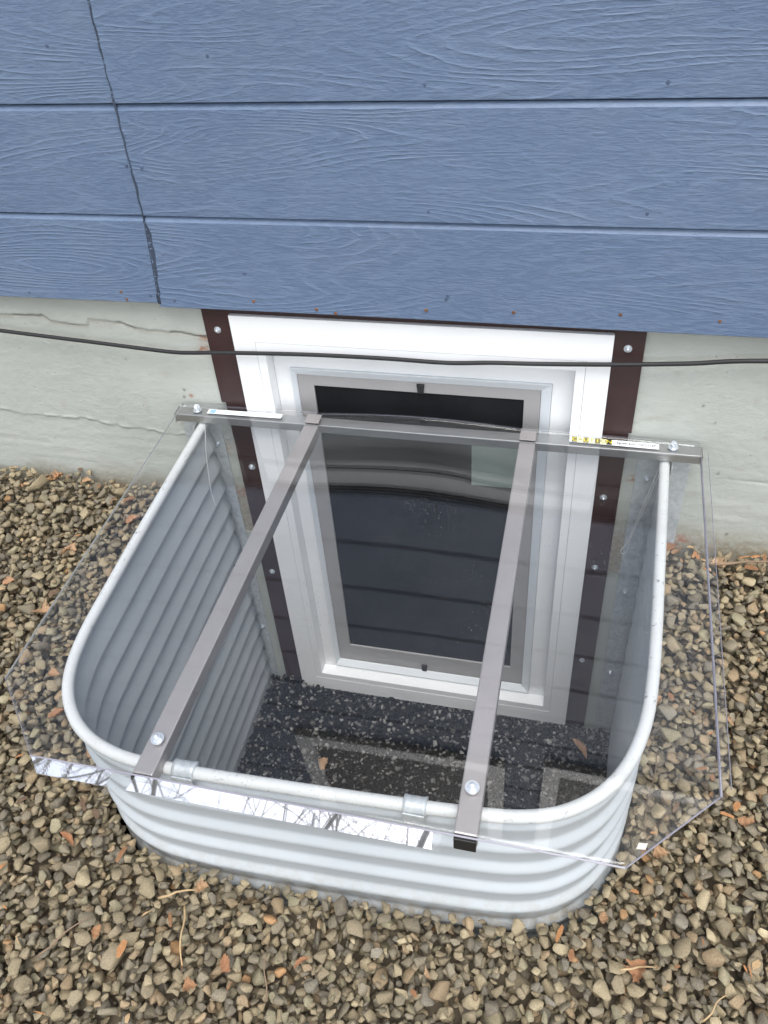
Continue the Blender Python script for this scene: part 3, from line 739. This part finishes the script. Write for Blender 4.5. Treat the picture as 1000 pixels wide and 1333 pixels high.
def build_np(name, V, F, C, mat):
    me = bpy.data.meshes.new(name); me.vertices.add(len(V)); me.vertices.foreach_set('co', V.astype(np.float32).ravel())
    me.loops.add(len(F) * 3); me.loops.foreach_set('vertex_index', F.astype(np.int32).ravel())
    me.polygons.add(len(F)); me.polygons.foreach_set('loop_start', np.arange(0, len(F) * 3, 3, dtype=np.int32))
    try: me.polygons.foreach_set('loop_total', np.full(len(F), 3, dtype=np.int32))
    except Exception: pass
    me.update(calc_edges=True)
    ca = me.color_attributes.new('tone', 'FLOAT_COLOR', 'POINT'); ca.data.foreach_set('color', np.concatenate([np.clip(C, 0, 1), np.ones((len(C), 1))], 1).astype(np.float32).ravel())
    me.validate(); return link(name, me, mat)
PAL = [(.225, .195, .14, 4.5), (.265, .23, .16, 3.5), (.185, .168, .13, 3.2), (.145, .133, .11, 1.8), (.30, .26, .18, 1.2), (.25, .195, .13, 1.8), (.175, .165, .14, 1.2), (.225, .21, .15, 1.5), (.31, .19, .10, .12)]
P1 = stone_protos(26, 12, 0.06, 3)
def dens(x, y):
    if x < -0.95 or x > 1.4 or y < -1.4: return 0.3
    return 1.0
V, F, C, HG, HI = pile((-1.35, 1.85, -1.7, 0.0), lambda X, Y: -0.574 + 0.16 * Y - 0.026 * (X + .65), 40000, 0.0230, P1, PAL, 5, dens, forbid=lambda X, Y: inside_well(X, Y, 0.006), gain=1.12, warm=(1.03, .985, .91))
tag(build_np('gravel', V, F, C, MT['stone']), 'loose tan and grey crushed stone gravel bed around the window well', 'gravel', kind='stuff')
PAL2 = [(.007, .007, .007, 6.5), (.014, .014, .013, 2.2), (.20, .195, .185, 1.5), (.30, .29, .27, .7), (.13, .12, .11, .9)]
P2 = stone_protos(14, 11, 0.0, 9)
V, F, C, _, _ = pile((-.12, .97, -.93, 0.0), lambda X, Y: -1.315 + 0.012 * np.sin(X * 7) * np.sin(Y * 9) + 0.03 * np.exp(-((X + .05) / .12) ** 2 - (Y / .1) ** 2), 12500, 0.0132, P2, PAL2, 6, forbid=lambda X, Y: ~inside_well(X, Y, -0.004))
MT['blacksoil'] = plain('black_soil', (0.008, 0.008, 0.008), 0.9, 0, 0.3)  # near-black base under the well stones
bpy.data.objects['well_floor'].data.materials.clear(); bpy.data.objects['well_floor'].data.materials.append(MT['blacksoil'])
tag(build_np('well_gravel', V, F, C, MT['deepstone']), 'dark gravel with pale flecks on the floor of the window well', 'gravel', kind='stuff')
def gtop(x, y):
    x0, y0, c = HI; i = int((x - x0) / c); j = int((y - y0) / c); r = 3
    return float(np.percentile(HG[max(i - r, 0):i + r + 1, max(j - r, 0):j + r + 1], 80))

g_ = np.random.default_rng(44); LV, LF, LC = [], [], []
for it in range(800):
    x, y = g_.uniform(-1.0, 1.45), g_.uniform(-1.4, -.01)
    if g_.random() < .25: y = -abs(g_.normal(0, .05)) - .005
    if inside_well(np.array([x]), np.array([y]), .015)[0]: continue
    if vnoise(np.array(x * 7.0 + 20), np.array(y * 7.0 + 20), 31) < -0.05 and g_.random() < .75: continue
    L_ = math.exp(g_.normal(-4.9, .45)); W_ = L_ * g_.choice([.12, .3, .6]); a = g_.uniform(0, 6.28); c, s_ = math.cos(a), math.sin(a); z = gtop(x, y) - .001; b = len(LV)
    for (u, v, h) in ((-1, -.5, 0), (0, -1, .35), (1, -.4, 0), (1, .4, .1), (0, 1, .5), (-1, .6, .1)):
        u = u * L_ + g_.normal(0, .1) * L_; v = v * W_; LV.append((x + u * c - v * s_, y + u * s_ + v * c, z + h * L_ * .4 + g_.uniform(0, .3) * L_))
    LF += [(b, b + 1, b + 4), (b, b + 4, b + 5), (b + 1, b + 2, b + 3), (b + 1, b + 3, b + 4)]
    cc = [(.40, .19, .08), (.24, .12, .06), (.44, .30, .16), (.14, .09, .06)][int(g_.integers(4))]; LC += [cc] * 6
tag(build_np('leaf_litter', np.array(LV), np.array(LF), np.array(LC), MT['stone']), 'shreds of brown leaf and bark caught between the gravel stones', 'litter', kind='stuff')

# ------------------------------------------------------------------ dry leaves, twigs, chip
def leaf_mesh(seed, kind):
    rr = random.Random(seed * 13 + 5); bm = bmesh.new(); n = 26
    curl = rr.uniform(.6, 2.0); bend = rr.uniform(-.6, 1.2); twist = rr.uniform(-1.2, 1.2); rows = []
    for i in range(n):
        t = i / (n - 1); base = math.sin(math.pi * min(1, t ** 0.8 + .02)) ** 0.7 * {'oval': .34, 'lobed': .52, 'strip': .15}[kind]
        row = []
        for s in (-1, -.66, -.33, 0, .33, .66, 1):
            wv = base
            if kind == 'lobed': wv *= 0.55 + 0.45 * abs(math.cos(t * 3.6 * math.pi + (.5 if s > 0 else 0)))
            if abs(s) == 1: wv *= rr.uniform(.72, 1.12)
            y = wv * s; z = wv * abs(s) * math.sin(curl * abs(s)) * .9 + bend * (t - .5) ** 2 + .035 * math.sin(t * 19 + s * 3) * base * 3 + rr.uniform(-.018, .018)
            a = twist * (t - .5); row.append(bm.verts.new((t - .5 + .03 * rr.uniform(-1, 1) * abs(s), y * math.cos(a) - z * math.sin(a) + .12 * math.sin(t * 3), y * math.sin(a) + z * math.cos(a))))
        rows.append(row)
    for p, q in zip(rows[:-1], rows[1:]):
        for k in range(6):
            if rr.random() < .03 and k in (0, 5): continue
            bm.faces.new((p[k], p[k + 1], q[k + 1], q[k]))
    me = bpy.data.meshes.new('dry_leaf'); bm.to_mesh(me); bm.free(); me.materials.append(MT['leaf']); me.shade_smooth(); return me
LM = {(k, s): leaf_mesh(s * 7 + len(k), k) for k in ('oval', 'lobed', 'strip') for s in range(3)}
def ond(x, y, lift=0.004): return (x, y, gtop(x, y) + lift)
leaves = [  # x, y, size, kind, seed, yaw, label
    (-.305, -.164, .045, 'oval', 0, .4, 'orange curled leaf standing against the outside of the left rim near the wall'),
    (-.435, -.282, .038, 'oval', 1, 1.2, 'pale orange leaf on gravel left of the cover, midway between wall and left picture edge'),
    (-.425, -.262, .03, 'lobed', 2, 2.2, 'small rust leaf scrap touching the pale orange leaf left of the cover'),
    (-.52, -.405, .038, 'oval', 2, .1, 'tan leaf at the far left picture edge beside the gravel bed'),
    (-.411, -.445, .055, 'lobed', 0, 2.6, 'broad rust brown lobed leaf lying left of the cover edge'),
    (-.265, -.470, .042, 'lobed', 1, 1.9, 'upright orange leaf under the cover close to the left rim'),
    (-.29, -.610, .040, 'oval', 1, .1, 'flat tan leaf under the left cover edge, upper of two'),
    (-.245, -.690, .046, 'oval', 2, .3, 'pale orange folded leaf under the left front of the cover, lower of two'),
    (-.100, -.925, .050, 'strip', 1, -.6, 'narrow orange leaf strip on gravel just below the front left corner of the cover'),
    (-.58, -.05, .040, 'lobed', 1, .9, 'crumpled orange leaf against the foundation at the left'),
    (-.505, -.040, .030, 'oval', 0, .2, 'small tan leaf at the foot of the foundation left of the well'),
    (-.11, -.80, .034, 'lobed', 2, 1.3, 'rust leaf scrap in the gravel beside the left corner of the rim'),
    (.408, -1.035, .040, 'strip', 0, .8, 'thin tan leaf on gravel in front of the middle of the well'),
    (.965, -.925, .045, 'lobed', 0, 1.1, 'orange leaf on gravel in the lower right beside a straw twig'),
    (.90, -.86, .030, 'oval', 1, 1.5, 'small bright orange leaf at the foot of the well at its front right'),
    (.995, -.73, .034, 'lobed', 2, .2, 'orange leaf beside the white chip under the right of the cover'),
    (1.03, -.03, .040, 'oval', 2, .6, 'orange leaf leaning on the foundation right of the well'),
    (1.12, -.05, .040, 'lobed', 1, 2.1, 'rust brown leaf at the foundation outside the right cover edge'),
    (.985, -.44, .034, 'lobed', 0, .9, 'rust red leaf under the cover midway along the right rim'),
    (1.125, -.45, .032, 'strip', 2, 1.8, 'tiny orange leaf curl on gravel right of the cover'),
    (1.145, -.64, .036, 'oval', 0, 2.7, 'orange leaf on gravel right of the front right chamfer'),
    (.19, -.955, .030, 'lobed', 1, .5, 'crumpled orange leaf tucked under the front left curve of the well'),
    (.28, -1.06, .038, 'oval', 1, 2.4, 'rusty leaf in the gravel at the lower left foreground'),
    (.23, -1.11, .030, 'lobed', 2, .3, 'orange leaf scrap near the bottom picture edge at the left'),
    (.62, -1.0, .034, 'strip', 1, 2.0, 'reddish leaf curl in gravel below the front of the well'),
    (.03, -1.06, .030, 'oval', 2, 1.2, 'small orange leaf among stones in the lower left'),
]
for (x, y, s, kd, sd_, yw, lab) in leaves:
    o = bpy.data.objects.new('dry_leaf', LM[(kd, sd_)]); COL.objects.link(o); o.location = ond(x, y, .005); s *= 0.84
    o.scale = (s, s, s); o.rotation_euler = (rnd.uniform(-.5, .5), rnd.uniform(-.4, .4), yw); tag(o, lab, 'leaf', 'dry leaves scattered on the gravel')
for (x, y, s, kd, sd_, yw, lab) in ((.150, -.29, .046, 'oval', 0, 1.2, 'brown leaf on the well floor below the left crossbar'), (.872, -.10, .070, 'strip', 1, -1.0, 'long orange leaf on the well floor in its right rear corner'), (.60, -.55, .03, 'oval', 2, .2, 'brown leaf on the well floor behind the right sleeve')):
    o = bpy.data.objects.new('dry_leaf', LM[(kd, sd_)]); COL.objects.link(o); o.location = (x, y, -1.285); o.scale = (s, s, s); o.rotation_euler = (.3, .2, yw)
    tag(o, lab, 'leaf', 'dry leaves on the well floor')
def twig(p, q, r, lab, mat='twig', bend=.006):
    a = Vector(ond(*p, .005)); b = Vector(ond(*q, .006)); pts = []
    for k in range(9):
        t = k / 8; v = a.lerp(b, t); v.z += math.sin(math.pi * t) * bend + .001 * math.sin(k * 2.1); v.x += bend * .5 * math.sin(t * 7); pts.append(v)
    o = tube('twig', pts, r, MT[mat], None, 6, rfun=lambda t: r * (1 - .45 * t)); tag(o, lab, 'twig', 'twigs on the gravel')
twig((.115, -.985), (.180, -.960), .0028, 'short pale twig lying across the gravel left of the well front', 'straw')
twig((.165, -.985), (.20, -1.08), .0022, 'thin straight twig pointing at the viewer in the lower left', 'straw')
twig((.93, -.935), (.99, -.915), .0022, 'pale straw twig next to the orange leaf at lower right', 'straw')
twig((.985, -.54), (.965, -.70), .0013, 'thin dark bent twig beside the white chip on the right')
twig((1.10, -.06), (1.26, -.05), .0035, 'dark twig lying along the foundation at the right')
twig((-.06, -1.12), (.02, -1.05), .002, 'thin brown twig at the lower left picture edge')
twig((.36, -1.10), (.34, -1.03), .0016, 'fine twig in the gravel at bottom centre')
twig((1.06, -.98), (1.10, -.93), .0016, 'fine straw twig at the right bottom corner', 'straw')
bm = bmesh.new(); box(bm, -.008, .008, -.006, .006, -.002, .002, .001)
for v in bm.verts: v.co.x += .35 * v.co.y; v.co.z += .2 * v.co.x
o = frombm('white_chip', bm, MT['chip'], loc=ond(.962, -.722, .004)); tag(o, 'small white chip lying on gravel under the right side of the cover', 'chip')

# ------------------------------------------------------------------ bare trees behind the photographer (mirrored in the strips on the lip)
def bare_tree(x, y, seed, lab):
    rr = random.Random(seed); e = empty('bare_tree', (x, y, -.9)); tag(e, lab, 'tree', 'bare trees across the yard')
    TV, TF, BV, BF = [], [], [], []
    def seg(p, d, L, r, depth):
        pts = [p]; q = p.copy(); dd = d.copy()
        for k in range(5):
            dd = (dd + Vector((rr.gauss(0, .12), rr.gauss(0, .12), rr.gauss(.02, .08)))).normalized(); q = q + dd * (L / 5); pts.append(q.copy())
        r1 = r * .55; V, F = tube_arrays(pts, r, 5 if depth else 8, rfun=lambda t: r + (r1 - r) * t)
        A, B = (TV, TF) if depth == 0 else (BV, BF); o = len(A); A.extend([tuple(v) for v in V]); B.extend([tuple(i + o for i in f) for f in F])
        if depth < 5:
            for k in range(5 if depth < 2 else 3):
                i = rr.randint(2, 5); ax = Vector((rr.gauss(0, 1), rr.gauss(0, 1), rr.gauss(.3, .6))).normalized()
                seg(pts[i], (dd * .7 + ax * .75).normalized(), L * rr.uniform(.5, .75), r * (.55 - .03 * i) + .002, depth + 1)
    seg(Vector((0, 0, 0)), Vector((0, 0, 1)), 7.5, .065, 0)
    for nm_, V, F in (('trunk', TV, TF), ('branches', BV, BF)):
        me = bpy.data.meshes.new(nm_); me.from_pydata(V, [], F); me.update(); o = link(nm_, me, MT['bark'], e)
        if nm_ == 'branches': o['kind'] = 'stuff'
bare_tree(-3.3, -7.8, 3, 'bare tree behind the viewer mirrored in the left of the long mirror strip')
bare_tree(.4, -9.0, 5, 'bare tree behind the viewer mirrored at the right end of the long mirror strip')
bare_tree(-1.5, -8.2, 8, 'bare tree behind the viewer mirrored in the middle of the long mirror strip')
bare_tree(-5.2, -8.4, 12, 'bare tree behind the viewer mirrored between the two mirror strips')
bare_tree(-7.4, -8.8, 15, 'bare tree behind the viewer mirrored in the short mirror strip at the left corner')
print('TRIS', sum(len(o.data.polygons) for o in bpy.data.objects if o.type == 'MESH'))
